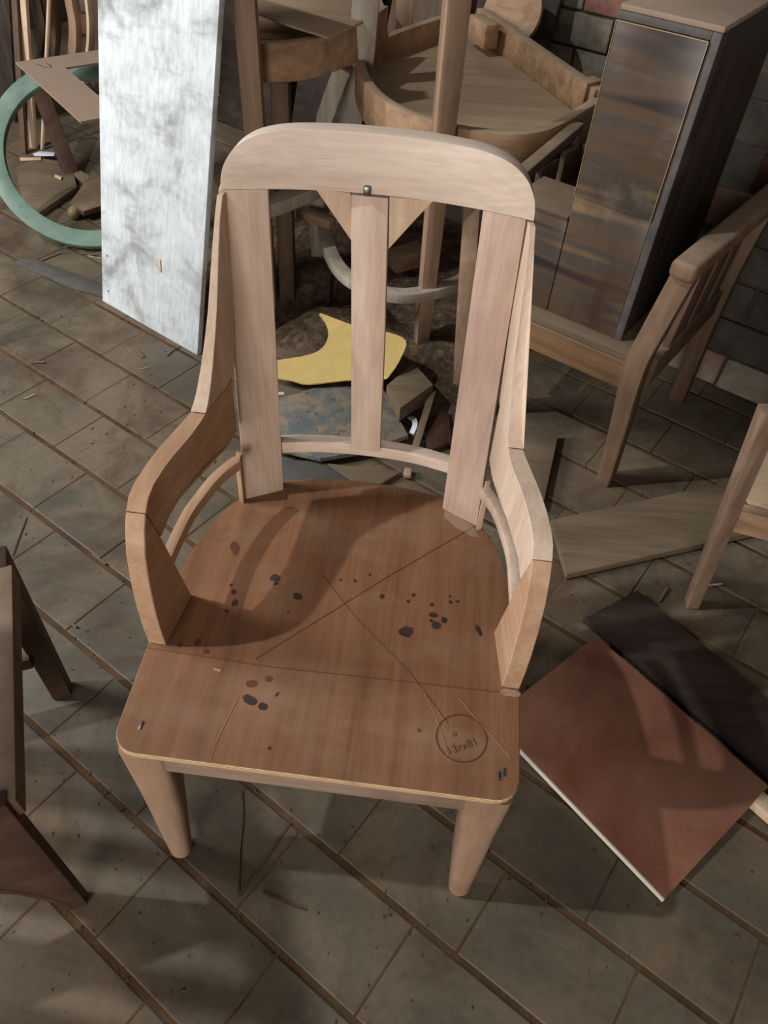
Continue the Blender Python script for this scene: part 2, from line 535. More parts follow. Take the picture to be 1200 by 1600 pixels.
# seat
def seat_outline():
    right = [(0.240, 0.0), (0.250, 0.0015), (0.2585, 0.0055), (0.2655, 0.0115), (0.2705, 0.0195), (0.2735, 0.029), (0.2745, 0.05), (0.275, 0.12), (0.275, 0.20), (0.271, 0.28), (0.262, 0.35), (0.248, 0.41), (0.228, 0.455), (0.210, 0.480),
             (0.190, 0.497), (0.165, 0.520), (0.130, 0.538), (0.085, 0.548), (0.04, 0.553), (0.0, 0.554)]
    return right + [(-x, y) for x, y in right[-2::-1]]
bm = BM()
prism(bm, [(x, y, SZ - 0.013) for x, y in seat_outline()], (0, 0, 0.013))
bevel(bm, 0.0015, 2)
for f_ in bm.faces:
    f_.material_index = 1 if abs(f_.normal.z) < 0.5 else 0
seat = put('seat', bm, [M['seat'], M['edge']], CH, 0)

def blob(cx, cy, rx, ry, rot=0, n=18, jag=0.14, z=SZ + 0.0004, t=0.0004):
    bm = BM()
    pts = []
    for i in range(n):
        a = i * 2 * math.pi / n
        k = 1 + random.uniform(-jag, jag)
        x, y = rx * k * math.cos(a), ry * k * math.sin(a)
        pts.append((cx + x * math.cos(rot) - y * math.sin(rot), cy + x * math.sin(rot) + y * math.cos(rot), z))
    prism(bm, pts, (0, 0, -t))
    return bm
stains = [(-0.1159, 0.3144, 0.0081, 0.0075, 'stain'), (-0.1125, 0.3033, 0.004, 0.0031, 'stain'), (-0.0736, 0.2837, 0.008, 0.0061, 'stain'), (-0.1941, 0.3645, 0.0072, 0.0147, 'stain_red'), (-0.1744, 0.2774, 0.0039, 0.0048, 'stain'), (-0.1818, 0.2903, 0.0025, 0.0031, 'stain'), (-0.1674, 0.2573, 0.0049, 0.007, 'stain'), (-0.1761, 0.2402, 0.0029, 0.0023, 'stain'), (0.1027, 0.243, 0.0117, 0.0091, 'stain'), (0.1415, 0.2798, 0.007, 0.0048, 'stain'), (0.1477, 0.2614, 0.0079, 0.007, 'stain'), (0.159, 0.2726, 0.005, 0.0059, 'stain'), (0.1393, 0.2686, 0.003, 0.0036, 'stain'), (0.2131, 0.2615, 0.004, 0.0105, 'stain'), (0.0583, 0.3034, 0.004, 0.005, 'stain'), (0.1075, 0.3132, 0.0031, 0.0037, 'stain'), (0.1005, 0.2996, 0.0031, 0.0025, 'stain'), (-0.2048, 0.1789, 0.0046, 0.0064, 'stain_red'), (-0.1867, 0.1659, 0.0046, 0.0042, 'stain_red'), (-0.2283, 0.1699, 0.0028, 0.0032, 'stain_red'), (-0.1088, 0.1234, 0.0081, 0.006, 'stain_red'), (-0.0869, 0.1338, 0.0055, 0.005, 'stain_red'), (-0.1054, 0.0974, 0.0115, 0.0068, 'stain'), (-0.0855, 0.0902, 0.007, 0.0058, 'stain'), (-0.07, 0.1114, 0.0018, 0.0039, 'stain'), (0.1382, 0.299, 0.003, 0.0037, 'stain'), (0.1672, 0.3082, 0.003, 0.0037, 'stain'), (0.1656, 0.3193, 0.002, 0.0025, 'stain'), (0.0338, 0.3436, 0.0021, 0.0026, 'stain'), (0.012, 0.3272, 0.0025, 0.0032, 'stain'), (-0.0118, 0.3262, 0.002, 0.0025, 'stain'), (-0.0636, 0.0312, 0.0026, 0.0027, 'stain'), (0.1351, 0.0845, 0.0026, 0.0028, 'stain_red'), (0.1782, 0.3111, 0.0031, 0.0025, 'stain'), (-0.0825, 0.2516, 0.002, 0.0023, 'stain_red')]
for (x, y, rx, ry, m_) in stains:
    put('stain', blob(x, y, rx, ry, random.uniform(-0.5, 0.5)), M[m_], seat, 0)

def stroke(pts, w, z=SZ + 0.0005):
    bm = BM()
    sweep(bm, [(x, y, z) for x, y in pts], w, 0.0005)
    return bm
for pts_, w_, m_, n_ in [([(0.2009, 0.4764), (0.0575, 0.338), (-0.0144, 0.2641), (-0.1124, 0.1634)], 0.0008, 'pencil', 'pencil_line'), ([(-0.0406, 0.3297), (0.0274, 0.2521), (0.1138, 0.1739), (0.1743, 0.1006)], 0.0007, 'pencil', 'pencil_line'), ([(-0.2762, 0.1597), (-0.0911, 0.1534), (0.1152, 0.1571), (0.2548, 0.159)], 0.0005, 'pencil', 'pencil_line'), ([(0.1868, 0.1422), (0.2143, 0.111), (0.239, 0.0854), (0.2619, 0.0607)], 0.0008, 'scratch', 'scratch'), ([(0.1345, 0.1504), (0.1609, 0.0987), (0.1768, 0.0537)], 0.0008, 'scratch', 'scratch'), ([(-0.1232, 0.0989), (-0.1354, 0.0343), (-0.1377, 0.004)], 0.001, 'scratch', 'scratch'), ([(-0.1689, 0.1391), (-0.1579, 0.1365)], 0.004, 'glue', 'scratch')]:
    put(n_, stroke(pts_, w_), M[m_], seat, 0)
CIRC = (0.1939, 0.0812, 0.0348)
ring_pts = [(CIRC[0] + CIRC[2] * math.cos(a * math.pi / 20), CIRC[1] + CIRC[2] * math.sin(a * math.pi / 20)) for a in range(40)]
bm = BM()
sweep(bm, [(x, y, SZ + 0.0005) for x, y in ring_pts], 0.0014, 0.0005, closed=True)
put('pencil_circle', bm, M['pencil'], seat, 0)
def scribble(text, x, y, size, rot):
    cu = bpy.data.curves.new('pencil_writing', 'FONT')
    cu.body = text
    cu.size = size
    cu.extrude = 0.0002
    cu.offset = -0.0002
    cu.align_x = 'CENTER'
    tmp = bpy.data.objects.new('tmp', cu)
    COL.objects.link(tmp)
    dg = bpy.context.evaluated_depsgraph_get()
    me = bpy.data.meshes.new_from_object(tmp.evaluated_get(dg))
    bpy.data.objects.remove(tmp)
    me.materials.clear()
    me.materials.append(M['pencil'])
    o = bpy.data.objects.new('pencil_writing', me)
    o.location = (x, y, SZ + 0.0005)
    o.rotation_euler = (0, 0, rot)
    COL.objects.link(o)
    o.parent = seat
scribble('13rx81', CIRC[0] + 0.004, CIRC[1] - 0.017, 0.016, R(28))
scribble('u', CIRC[0] - 0.009, CIRC[1] + 0.001, 0.013, R(10))

# apron and legs
bm = BM()
box(bm, (-0.215, 0.006, 0.374), (0.215, 0.030, SZ - 0.013))
put('front_rail', bm, M['apron'], CH)
for s in (-1, 1):
    bm = BM()
    prism(bm, [(s * 0.247, 0.06, 0.374), (s * 0.268, 0.06, 0.374), (s * 0.222, 0.43, 0.374), (s * 0.200, 0.43, 0.374)], (0, 0, SZ - 0.013 - 0.374))
    put('side_rail', bm, M['apron'], CH)
bm = BM()
box(bm, (-0.18, 0.47, 0.374), (0.18, 0.49, SZ - 0.013))
put('back_rail', bm, M['apron'], CH)
for s in (-1, 1):
    bm = BM()
    rings = []
    for z, xo, xi, y0, y1, e in ((0.0, 0.259, 0.233, 0.008, 0.034, 2.0), (0.004, 0.263, 0.229, 0.004, 0.038, 2.0), (0.012, 0.265, 0.227, 0.002, 0.040, 2.1), (0.10, 0.2665, 0.220, 0.001, 0.045, 2.2), (0.20, 0.2675, 0.212, 0.001, 0.051, 2.5), (0.30, 0.268, 0.206, 0.001, 0.058, 3.2), (0.365, 0.268, 0.203, 0.001, 0.062, 4.5), (SZ - 0.0135, 0.268, 0.203, 0.001, 0.062, 6.0)):
        ring = []
        for k in range(24):
            a = k * math.pi / 12
            c_, s_ = math.cos(a), math.sin(a)
            ring.append((s * ((xo + xi) / 2 + (xo - xi) / 2 * math.copysign(abs(c_) ** (2 / e), c_)), (y0 + y1) / 2 + (y1 - y0) / 2 * math.copysign(abs(s_) ** (2 / e), s_), z))
        rings.append(ring)
    loft(bm, rings)
    put('front_leg', bm, M['leg'], CH, 0, smooth=True)
    bm = BM()
    rings = []
    for z, y0, w in ((0.0, 0.575, 0.030), (0.15, 0.540, 0.034), (0.30, 0.505, 0.040), (SZ - 0.0135, 0.475, 0.045)):
        rings.append([(s * 0.150, y0, z), (s * (0.150 + w), y0 - 0.02, z), (s * (0.150 + w), y0 + 0.015, z), (s * 0.150, y0 + 0.035, z)])
    loft(bm, rings)
    put('rear_leg', bm, M['leg'], CH, 0.003)

# curved, slightly reclined back: front surface of every back member
def yb(x, z):
    sag = 0.062 + (0.030 - 0.062) * min(1, max(0, (z - SZ) / 0.53))
    return 0.478 + 0.085 * (z - SZ) + sag * (1 - (x / 0.2) ** 2)
def back_piece(outline, t, n_sub=None, lift=0.0):
    """outline of (x, z) on the back surface, t thick towards the rear"""
    bm = BM()
    prism(bm, [(x, yb(x, z) - lift, z) for x, z in outline], (0, t, -0.1 * t))
    return bm
def sub(p, q, n):
    return [(p[0] + (q[0] - p[0]) * i / n, p[1] + (q[1] - p[1]) * i / n) for i in range(n)]
# stiles
for s in (-1, 1):
    bm = BM()
    rings = []
    for i in range(9):
        z = SZ + (0.9628 - SZ) * i / 8
        xi, xo = 0.142 - 0.006 * i / 8 * (s > 0), 0.203 - 0.012 * i / 8 * (s > 0)
        yi, yo = yb(xi, z), yb(xo, z)
        dx, dy = (yi - yo), (xo - xi)
        k = 0.022 / math.hypot(dx, dy)
        rings.append([(s * xi, yi, z), (s * xo, yo, z), (s * (xo + dx * k * 0.55), yo + dy * k, z), (s * (xi + dx * k * 0.55), yi + dy * k, z)])
    loft(bm, rings)
    put('back_stile', bm, M['sand'] if s < 0 else M['sand_pink'], CH)
# top rail
top = [(0.2, 0.9632), (0.199, 0.978), (0.194, 0.994), (0.183, 1.010), (0.166, 1.022), (0.146, 1.029), (0.12, 1.033), (0.09, 1.0345), (0.045, 1.0355), (0.0, 1.0355)]
topL = [(p.x, p.y) for p in spline([(x, z, 0) for x, z in top + [(-x, z) for x, z in top[-2::-1]]], 3)]
bm = BM()
rings = []
for i, (x, zt) in enumerate(topL):
    zb = 0.9632
    zt = max(zt, zb + 0.004)
    f0, f1 = yb(x, zb), yb(x, zt)
    rings.append([(x, f0, zb), (x, f1, zt), (x, f1 + 0.034, zt - 0.003), (x, f0 + 0.034, zb - 0.003)])
loft(bm, rings)
put('top_rail', bm, M['sand_x'], CH, 0.002)
# centre slat standing on the lower back rail
bm = BM()
def yc(z):
    return 0.521 + (z - 0.54) * 0.085
prism(bm, [(-0.0245, yc(0.541), 0.541), (0.0245, yc(0.541), 0.541), (0.020, yc(0.75), 0.75), (0.0125, yc(0.958), 0.958), (-0.0365, yc(0.958), 0.958), (-0.030, yc(0.75), 0.75)], (0, 0.018, 0))
put('centre_slat', bm, M['slat'], CH)
for pts in ([(-0.084, 0.9585), (-0.0375, 0.9585), (-0.0335, 0.893)], [(0.0135, 0.9585), (0.071, 0.9585), (0.050, 0.932), (0.0165, 0.888)]):
    bm = BM()
    prism(bm, [(x, yc(z) + 0.004, z) for x, z in pts], (0, 0.014, 0))
    put('wedge', bm, M['pale'], CH, 0.001)
bm = BM()
box(bm, (-0.020, yb(-0.016, 0.965) - 0.0035, 0.9615), (-0.010, yb(-0.016, 0.965) + 0.004, 0.9735))
put('bolt', bm, M['metal'], CH, 0.002)
# lower back rail
bm = BM()
path = spline([(-0.150, 0.527, 0.528), (-0.08, 0.541, 0.528), (0.0, 0.545, 0.528), (0.08, 0.540, 0.528), (0.148, 0.524, 0.528)], 6)
sweep(bm, path, 0.020, 0.024)
put('lower_back_rail', bm, M['sand_x'], CH)

# arms: boards cut to a curve, in three glued pieces a side
PLAN = [(0.10, 0.276), (0.165, 0.275), (0.23, 0.270), (0.29, 0.257), (0.37, 0.233), (0.45, 0.214), (0.53, 0.200), (0.60, 0.19)]
def plan_x(y):
    for (y0, x0), (y1, x1) in zip(PLAN, PLAN[1:]):
        if y <= y1:
            return x0 + (x1 - x0) * (y - y0) / (y1 - y0)
    return PLAN[-1][1]
def arm_pt(s, y, z, off=0.0):
    off *= 1.0 - 0.72 * min(1.0, max(0.0, (y - 0.34) / 0.15))
    return Vector((s * (plan_x(y) - off), y, z))
TH = 0.026
front_block = [(0.168, SZ), (0.166, 0.48), (0.167, 0.525), (0.172, 0.578), (0.181, 0.628), (0.195, 0.664), (0.207, 0.682), (0.228, 0.612), (0.245, 0.52), (0.262, SZ)]
arm_rest = [(0.2078, 0.6828), (0.222, 0.696), (0.24, 0.703), (0.27, 0.708), (0.30, 0.710), (0.335, 0.711), (0.360, 0.712), (0.372, 0.713), (0.452, 0.700), (0.478, 0.70), (0.470, 0.60), (0.430, 0.604),
            (0.39, 0.618), (0.355, 0.628), (0.32, 0.632), (0.285, 0.632), (0.255, 0.627), (0.2289, 0.6128)]
wing = [(0.374, 0.7145), (0.385, 0.722), (0.398, 0.737), (0.415, 0.762), (0.432, 0.792), (0.450, 0.828), (0.468, 0.868), (0.485, 0.905), (0.502, 0.940), (0.514, 0.9605), (0.536, 0.9605), (0.520, 0.85), (0.500, 0.75), (0.488, 0.7015), (0.452, 0.7015)]
for s in (-1, 1):
    for nm, prof, m_ in (('arm_front', front_block, 'sand_y'), ('arm_rest', arm_rest, 'sand_y'), ('back_wing', wing, 'sand')):
        bm = BM()
        outer = [arm_pt(s, y, z) for y, z in prof]
        inner = [arm_pt(s, y, z, TH) for y, z in prof]
        loft(bm, [outer, inner])
        bmesh.ops.triangulate(bm, faces=[f_ for f_ in bm.faces if len(f_.verts) > 4])
        put(nm, bm, M[m_] if s < 0 or nm != 'arm_rest' else M['sand'], CH, 0.0012, seg=1)
    bm = BM()
    path = spline([(s * 0.200, 0.452, 0.548), (s * 0.222, 0.412, 0.548), (s * 0.236, 0.365, 0.548), (s * 0.246, 0.315, 0.548), (s * 0.250, 0.235, 0.548)], 6)
    sweep(bm, path, 0.016, 0.020)
    put('side_lower_rail', bm, M['sand_y'] if s < 0 else M['sand'], CH)
    bm = BM()
    prism(bm, [(s * 0.2035, 0.466, SZ), (s * 0.2125, 0.470, SZ), (s * 0.2125, 0.486, SZ), (s * 0.2035, 0.482, SZ)], (0, 0.006, 0.100))
    put('corner_strip', bm, M['pale'] if s > 0 else M['sand_y'], CH, 0.0008)
put('glue_smear', blob(0.176, 0.478, 0.040, 0.012, R(-38), 16, 0.15, SZ + 0.0006), M['glue'], seat, 0)
put('glue_smear', blob(0.262, 0.160, 0.016, 0.006, 0, 16, 0.15, SZ + 0.0006), M['glue'], seat, 0)
for x, y, rz in ((-0.243, 0.040, 70), (0.246, 0.034, 80), (0.252, 0.040, 60)):
    bm = BM()
    bar(bm, (x, y - 0.006, SZ + 0.0008), (x + 0.003 * math.cos(R(rz)), y + 0.006, SZ + 0.0012), 0.003, 0.0015)
    put('nail', bm, M['metal'], seat, 0.0004)

# ------------------------------------------------------------------ leaning white board
bm = BM()
e_ = Vector((0.1915, 0.1697, 0.9667)).normalized()
p0, p1 = Vector((-0.9822, 2.1442, 0.0000)), Vector((-0.6096, 1.8857, 0.0000))
bs = (p1 - p0)
e_ = (e_ - bs * (e_.dot(bs) / bs.length_squared)).normalized()
nn = bs.cross(e_).normalized()
if nn.y < 0: nn = -nn
base = (p0 + p1) / 2
Lb = 1.22
brd = thing('painted_board', 'white smudged board leaning upright behind the left arm of the chair', 'board', base)
prism(bm, [p0, p1, p1 + e_ * Lb, p0 + e_ * Lb], nn * 0.018)
put('panel', bm, M['wboard'], brd, 0.001, world=True)
def on_board(fx, fz): return p0 + bs * fx + e_ * fz
for fx, fz in ((0.06, 0.16), (0.07, 0.045)):
    bm = BM()
    c = on_board(fx, fz)
    bar(bm, c + nn * 0.002, c - nn * 0.001, 0.006, 0.006)
    put('nail_head', bm, M['stain'], brd, 0.001, world=True)
bm = BM()
c = on_board(0.60, 0.235)
bar(bm, c - nn * 0.002, c - nn * 0.002 - e_ * 0.035 + bs.normalized() * 0.006, 0.010, 0.003, up=nn)
put('stuck_chip', bm, M['pale'], brd, 0.0005, world=True)

# ------------------------------------------------------------------ green ring frame and hardboard frame, left
bm = BM()
rn = Vector((0.182, -0.645, 0.742)).normalized()
ru = Vector((0, 0, 1)).cross(rn).normalized()
rv = rn.cross(ru)
rc_ = Vector((-1.152, 2.688, 0.2235))
rings = []
for i in range(80):
    a = i * 2 * math.pi / 80
    d = ru * math.cos(a) + rv * math.sin(a)
    rings.append([rc_ + d * 0.274, rc_ + d * 0.333, rc_ + d * 0.333 - rn * 0.03 + d * 0.0, rc_ + d * 0.274 - rn * 0.03])
loft(bm, rings, True)
bmesh.ops.translate(bm, verts=bm.verts, vec=(0, 0, -min(v.co.z for v in bm.verts) + 0.001))
solo('ring_frame', bm, M['green'], 'green painted round wooden ring leaning among the scrap at left', 'ring', off=0.003)
hb = [(-1.3582, 2.7712, 0.5000), (-0.9855, 2.3130, 0.5000)]
h0, h1 = Vector(hb[0]), Vector(hb[1])
hu = (h1 - h0)
hl = hu.length
hu.normalize()
hv = Vector((-hu.y, hu.x, 0))
if hv.y < 0: hv = -hv
hbase = thing('hardboard_frame', 'thin brown hardboard square frame lying over the green ring', 'frame', (h0 + hu * hl / 2))
def strip(u0, u1, v0, v1):
    bm = BM()
    prism(bm, [h0 + hu * u0 + hv * v0, h0 + hu * u1 + hv * v0, h0 + hu * u1 + hv * v1, h0 + hu * u0 + hv * v1], (0, 0, -0.006))
    return bm
bw = 0.125
for rect in ((0, hl, 0, bw), (0, hl, 0.46 - bw, 0.46), (0, bw, bw, 0.46 - bw), (hl - bw, hl, bw, 0.46 - bw)):
    put('border', strip(*rect), M['hard'], hbase, 0.0, world=True)
for du, dv, l_, r_ in ((0.05, 0.055, 0.03, 0.3), (0.09, 0.06, 0.02, 1.2), (0.06, 0.085, 0.025, 0.2), (0.085, 0.09, 0.02, -0.4)):
    bm = BM()
    c = h0 + hu * du + hv * dv + Vector((0, 0, 0.0006))
    d = hu * math.cos(r_) + hv * math.sin(r_)
    bar(bm, c, c + d * l_, 0.003, 0.0006)
    put('pencil_mark', bm, M['pencil'], hbase, 0, world=True)

def stick(name, p, q, w, h, mat, label, cat, group=None, up=(0, 0, 1), off=0.002):
    bm = BM()
    bar(bm, p, q, w, h, up)
    return solo(name, bm, mat, label, cat, group, off)

# ------------------------------------------------------------------ sticks and boards stacked in the back left corner
bm = BM()
prism(bm, [(-1.9716, 3.6386, 0.5747), (-1.5774, 3.3752, 0.6496), (-1.8154, 3.5342, -0.0132), (-2.4381, 3.9503, -0.2680)], BX * 0.02)
solo('leaning_board', bm, M['cab_side'], 'tall greyish brown board standing at the far left edge', 'board')
for (p, q, w, h, lab) in (
        ((-1.6293, 3.2734, 0.0000), (-1.5681, 3.4171, 0.5171), 0.030, 0.018, 'pale thin stick, the left one standing behind the hardboard frame'),
        ((-1.5907, 3.2667, 0.0000), (-1.4902, 3.3650, 0.4028), 0.014, 0.012, 'thinnest pale stick standing behind the hardboard frame'),
        ((-1.6491, 3.2157, 0.0000), (-1.6045, 3.4173, 0.5148), 0.026, 0.020, 'dark weathered stick beside the tall board at far left')):
    p, q = Vector(p), Vector(q)
    stick('wooden_stick', p, p + (q - p) * 1.7, w, h, M['pale'] if 'pale' in lab else M['brown'], lab, 'stick', 'sticks stacked at the back left')
def curved_part(pix, w, h, mat, lab):
    bm = BM()
    sweep(bm, spline(pix, 6), w, h, up=tuple(-BX))
    solo('curved_chair_part', bm, mat, lab, 'wood part', 'curved parts stacked at the back left', off=0.002)
curved_part([(-1.5508, 3.5137, 0.6449), (-1.5780, 3.5319, 0.4901), (-1.5876, 3.5384, 0.4017), (-1.6379, 3.5720, 0.3089), (-1.6950, 3.6101, 0.2299), (-1.7868, 3.6714, 0.0679)], 0.035, 0.03, M['grey_wood'], 'pale bowed chair part, left one of the stacked parts')
curved_part([(-1.5223, 3.5428, 0.6412), (-1.5246, 3.5444, 0.4905), (-1.5381, 3.5534, 0.3964), (-1.5882, 3.5869, 0.2884), (-1.6892, 3.6544, 0.1072)], 0.075, 0.03, M['brown'], 'wide brown bowed chair part beside the pale one')
curved_part([(-1.3553, 3.3832, 0.6813), (-1.3699, 3.3929, 0.5350), (-1.3758, 3.3968, 0.4577), (-1.4040, 3.4157, 0.3718), (-1.4833, 3.4686, 0.2062)], 0.045, 0.03, M['old_z'], 'greyish bowed chair part beside the dark gap')
curved_part([(-1.2504, 3.3130, 0.7008), (-1.2738, 3.3287, 0.5557), (-1.2916, 3.3406, 0.4663), (-1.3282, 3.3650, 0.3677), (-1.3981, 3.4117, 0.2299)], 0.016, 0.03, M['pale'], 'slim pale bowed chair part behind the hardboard frame')
curved_part([(-1.2281, 3.3703, 0.6913), (-1.2529, 3.3868, 0.5436), (-1.2729, 3.4002, 0.4523), (-1.3121, 3.4264, 0.3515), (-1.3769, 3.4697, 0.2130)], 0.070, 0.03, M['brown'], 'brown bowed chair part next to the white board')
# slanted dark leg and rubbish inside the ring
stick('wooden_post', (-1.3791, 3.0263, 0.0000), (-1.5353, 3.2748, 0.2400), 0.06, 0.04, M['redbrown'], 'dark slanted wooden post under the hardboard frame', 'post')
def flat(name, pts, t, mat, lab, cat, group=None, off=0.001):
    return solo(name, slab(pts, t), mat, lab, cat, group, off)
flat('dusty_board', [(-1.6099, 3.0318, 0.0200), (-1.5560, 3.1428, 0.0200), (-1.4033, 3.1054, 0.0200), (-1.3143, 2.9021, 0.0200), (-1.3837, 2.6607, 0.0200), (-1.4845, 2.7726, 0.0200)], 0.018, M['plank'], 'dusty board lying inside the green ring', 'board')
flat('dusty_board', [(-1.3762, 3.0723, 0.0200), (-1.2118, 2.9426, 0.0200), (-1.1915, 2.8765, 0.0200), (-1.3578, 3.0015, 0.0200)], 0.018, M['plank'], 'narrow dusty board between the dark post and white board', 'board')
flat('dusty_board', [(-1.2730, 2.7094, 0.0450), (-1.2735, 2.9934, 0.0450), (-1.1927, 2.9237, 0.0450), (-1.1342, 2.7317, 0.0450), (-1.2027, 2.6577, 0.0450)], 0.02, M['brown'], 'brown scrap board at the foot of the dark post', 'board')
flat('paper_scrap', [(-1.5879, 3.1665, 0.0240), (-1.5691, 3.1963, 0.0240), (-1.5032, 3.1948, 0.0240), (-1.4973, 3.1629, 0.0240), (-1.5734, 3.1494, 0.0240)], 0.003, M['white'], 'white paper scrap on the dusty board in the ring', 'scrap')
flat('wood_scrap', [(-1.6246, 3.1158, 0.0260), (-1.5414, 3.1371, 0.0260), (-1.5325, 3.1128, 0.0260), (-1.6104, 3.0927, 0.0260)], 0.004, M['pale'], 'thin pale wood scrap beside the white paper', 'scrap')
flat('wood_scrap', [(-1.4295, 2.9873, 0.0260), (-1.3946, 2.9691, 0.0260), (-1.3917, 2.9457, 0.0260), (-1.4259, 2.9698, 0.0260)], 0.005, M['pale'], 'tiny orange wood chip beside the dark post', 'scrap')
# cream knob with black collar
kb = thing('wooden_ball', 'cream round ball with a black collar lying inside the green ring', 'ball', (-1.2525, 2.6864, 0.0000))
bm = BM()
bmesh.ops.create_uvsphere(bm, u_segments=20, v_segments=12, radius=0.026)
bmesh.ops.scale(bm, verts=bm.verts, vec=(0.9, 1.15, 0.9))
bmesh.ops.translate(bm, verts=bm.verts, vec=(0, 0, 0.0235))
put('bulb', bm, M['bone'], kb, 0, smooth=True)
bm = BM()
bmesh.ops.create_cone(bm, cap_ends=True, segments=16, radius1=0.018, radius2=0.018, depth=0.022)
bm.transform(Matrix.Translation((-0.006, 0.034, 0.022)) @ Matrix.Rotation(R(90), 4, 'X'))
put('collar', bm, M['black'], kb, 0.002)
# grey strip and chips in front of the ring
flat('flat_strip', [(-1.3403, 2.3293, 0.0100), (-1.3303, 2.3617, 0.0100), (-1.2687, 2.3529, 0.0100), (-0.9869, 2.2228, 0.0100), (-0.9670, 2.1574, 0.0100), (-1.1043, 2.1984, 0.0100)], 0.0095, M['slate'], 'flat dark grey strip lying on the floor left of the white board', 'strip')

# ------------------------------------------------------------------ half-round frame on legs behind the chair
HT = thing('half_round_frame', 'unfinished half-round furniture frame on tall legs with ply bottom behind the chair back', 'furniture frame', (0.15, 2.45, 0.0))
front_pts = [(0.5137, 2.3027, 0.6700), (0.3382, 2.0516, 0.6700), (0.1880, 2.0106, 0.6700), (0.0740, 2.0440, 0.6700), (-0.0450, 2.1323, 0.6700), (-0.1283, 2.2859, 0.6700), (-0.1721, 2.5085, 0.6700)]
back_pts = [(-0.1559, 2.6355, 0.6700), (-0.0329, 2.8408, 0.6700), (0.1281, 3.0622, 0.6700)]
bm = BM()
path = spline(front_pts + back_pts, 6)
path = [Vector((p.x, p.y, 0.62)) for p in path]
sweep(bm, path, 0.028, 0.10)
put('curved_apron', bm, M['old_x'], HT, 0.002, world=True)
r0, r1 = (0.2104, 3.0899, 0.6800), (0.5217, 2.3395, 0.6800)
bm = BM()
bar(bm, (r0[0], r0[1], 0.63), (r1[0], r1[1], 0.63), 0.035, 0.10)
put('straight_apron', bm, M['old_x'], HT, 0.002, world=True)
bm = slab([(p.x * 0.985 + 0.002, p.y * 0.997 + 0.006, 0.60) for p in path] + [(r0[0] - 0.01, r0[1] - 0.02, 0.60)], 0.010)
put('ply_bottom', bm, M['ply'], HT, 0, world=True)
bm = BM()
bar(bm, (0.1845, 2.9485, 0.6600), (0.2383, 2.8330, 0.6600), 0.05, 0.07)
put('corner_block', bm, M['old_x'], HT, 0.002, world=True)
bm = BM()
bar(bm, (0.4711, 2.3647, 0.6550), (0.5229, 2.4067, 0.6550), 0.04, 0.07)
put('corner_block', bm, M['old_x'], HT, 0.002, world=True)
bm = BM()
bar(bm, (0.078, 2.000, 0.0), (0.080, 2.000, 1.15), 0.040, 0.042, up=(-0.25, 1, 0), w2=0.060, h2=0.05)
put('leg', bm, M['old_z'], HT, 0.002, world=True)
bm = BM()
sweep(bm, spline([(-0.1475, 2.4700, 0.9115), (-0.1557, 2.4800, 0.8203), (-0.1642, 2.5000, 0.6864), (-0.1827, 2.5300, 0.5529), (-0.1998, 2.5600, 0.4655), (-0.22, 2.62, 0.22), (-0.24, 2.70, 0.0)], 5), 0.075, 0.05, up=(0, -1, 0))
put('leg', bm, M['grey_wood'], HT, 0.002, world=True)
bm = BM()
bar(bm, (0.2023, 1.8384, 0.0000), (0.1784, 2.0600, 0.4881), 0.045, 0.045, up=(0, 1, 0))
put('leg', bm, M['old_z'], HT, 0.002, world=True)
bm = BM()
bar(bm, (0.47, 2.36, 0.0), (0.47, 2.36, 0.57), 0.045, 0.045, up=(0, 1, 0))
put('leg', bm, M['brown'], HT, 0.002, world=True)
bm = BM()
sweep(bm, spline([(-0.2307, 2.9783, 0.2150), (-0.2793, 2.5926, 0.2150), (-0.2718, 2.3790, 0.2150), (-0.2213, 2.1540, 0.2150), (-0.1418, 2.0135, 0.2150), (-0.0090, 1.9535, 0.2150), (0.1225, 2.0068, 0.2150), (0.2312, 2.1218, 0.2150), (0.3550, 2.3643, 0.2150)], 6), 0.040, 0.03)
put('curved_stretcher', bm, M['grey_wood'], HT, 0.002, world=True)
bm = BM()
lq = Vector((-0.0548, 3.0200, 0.6837))
bar(bm, (lq.x, 3.02, 0.0), (lq.x, 3.02, 1.0), 0.06, 0.05, up=(0, 1, 0))
put('leg', bm, M['old_z'], HT, 0.002, world=True)
bm = BM()
c_ = Vector((0.3149, 3.0368, 0.6802))
bmesh.ops.create_cone(bm, cap_ends=True, segments=40, radius1=0.11, radius2=0.11, depth=0.02)
bm.transform(Matrix.Translation(c_) @ Matrix.Rotation(ROOM, 4, 'Z') @ Matrix.Rotation(R(62), 4, 'X'))
solo('round_board', bm, M['old_x'], 'round brown disc of wood behind the far corner of the half-round frame', 'disc', off=0.003)
stick('wood_block', (-0.0365, 2.3584, 0.1000), (0.0671, 2.4304, 0.1000), 0.07, 0.06, M['old_x'], 'orange-brown wood offcut lying inside the curved stretcher', 'wood block')

# panels added against the back wall to stand in for the dark void
for a_, w_, h_, t_, m_, lab in ((-2.66, 0.42, 1.0, 0.34, 'dark', 'added dark brown panel standing in for the dark void, leftmost behind the white board'),
                            (-2.25, 0.34, 1.0, 0.30, 'dark', 'added wide dark panel standing in for the dark void behind the white board'),
                            (-1.88, 0.30, 0.95, 0.26, 'brown', 'added brown panel darkening the void behind the round-fronted frame'),
                            (-1.52, 0.32, 0.80, 0.22, 'dark', 'added dark panel darkening the void behind the pale sabre leg')):
    bm = BM()
    p = ab(a_, 2.93 - t_, 0.0)
    q = ab(a_ + 0.03, 2.90, h_)
    bar(bm, p, q, w_, 0.022, up=tuple(-BX))
    solo('leaning_board', bm, M[m_], lab, 'board', 'added dark panels at the back wall', off=0.002)

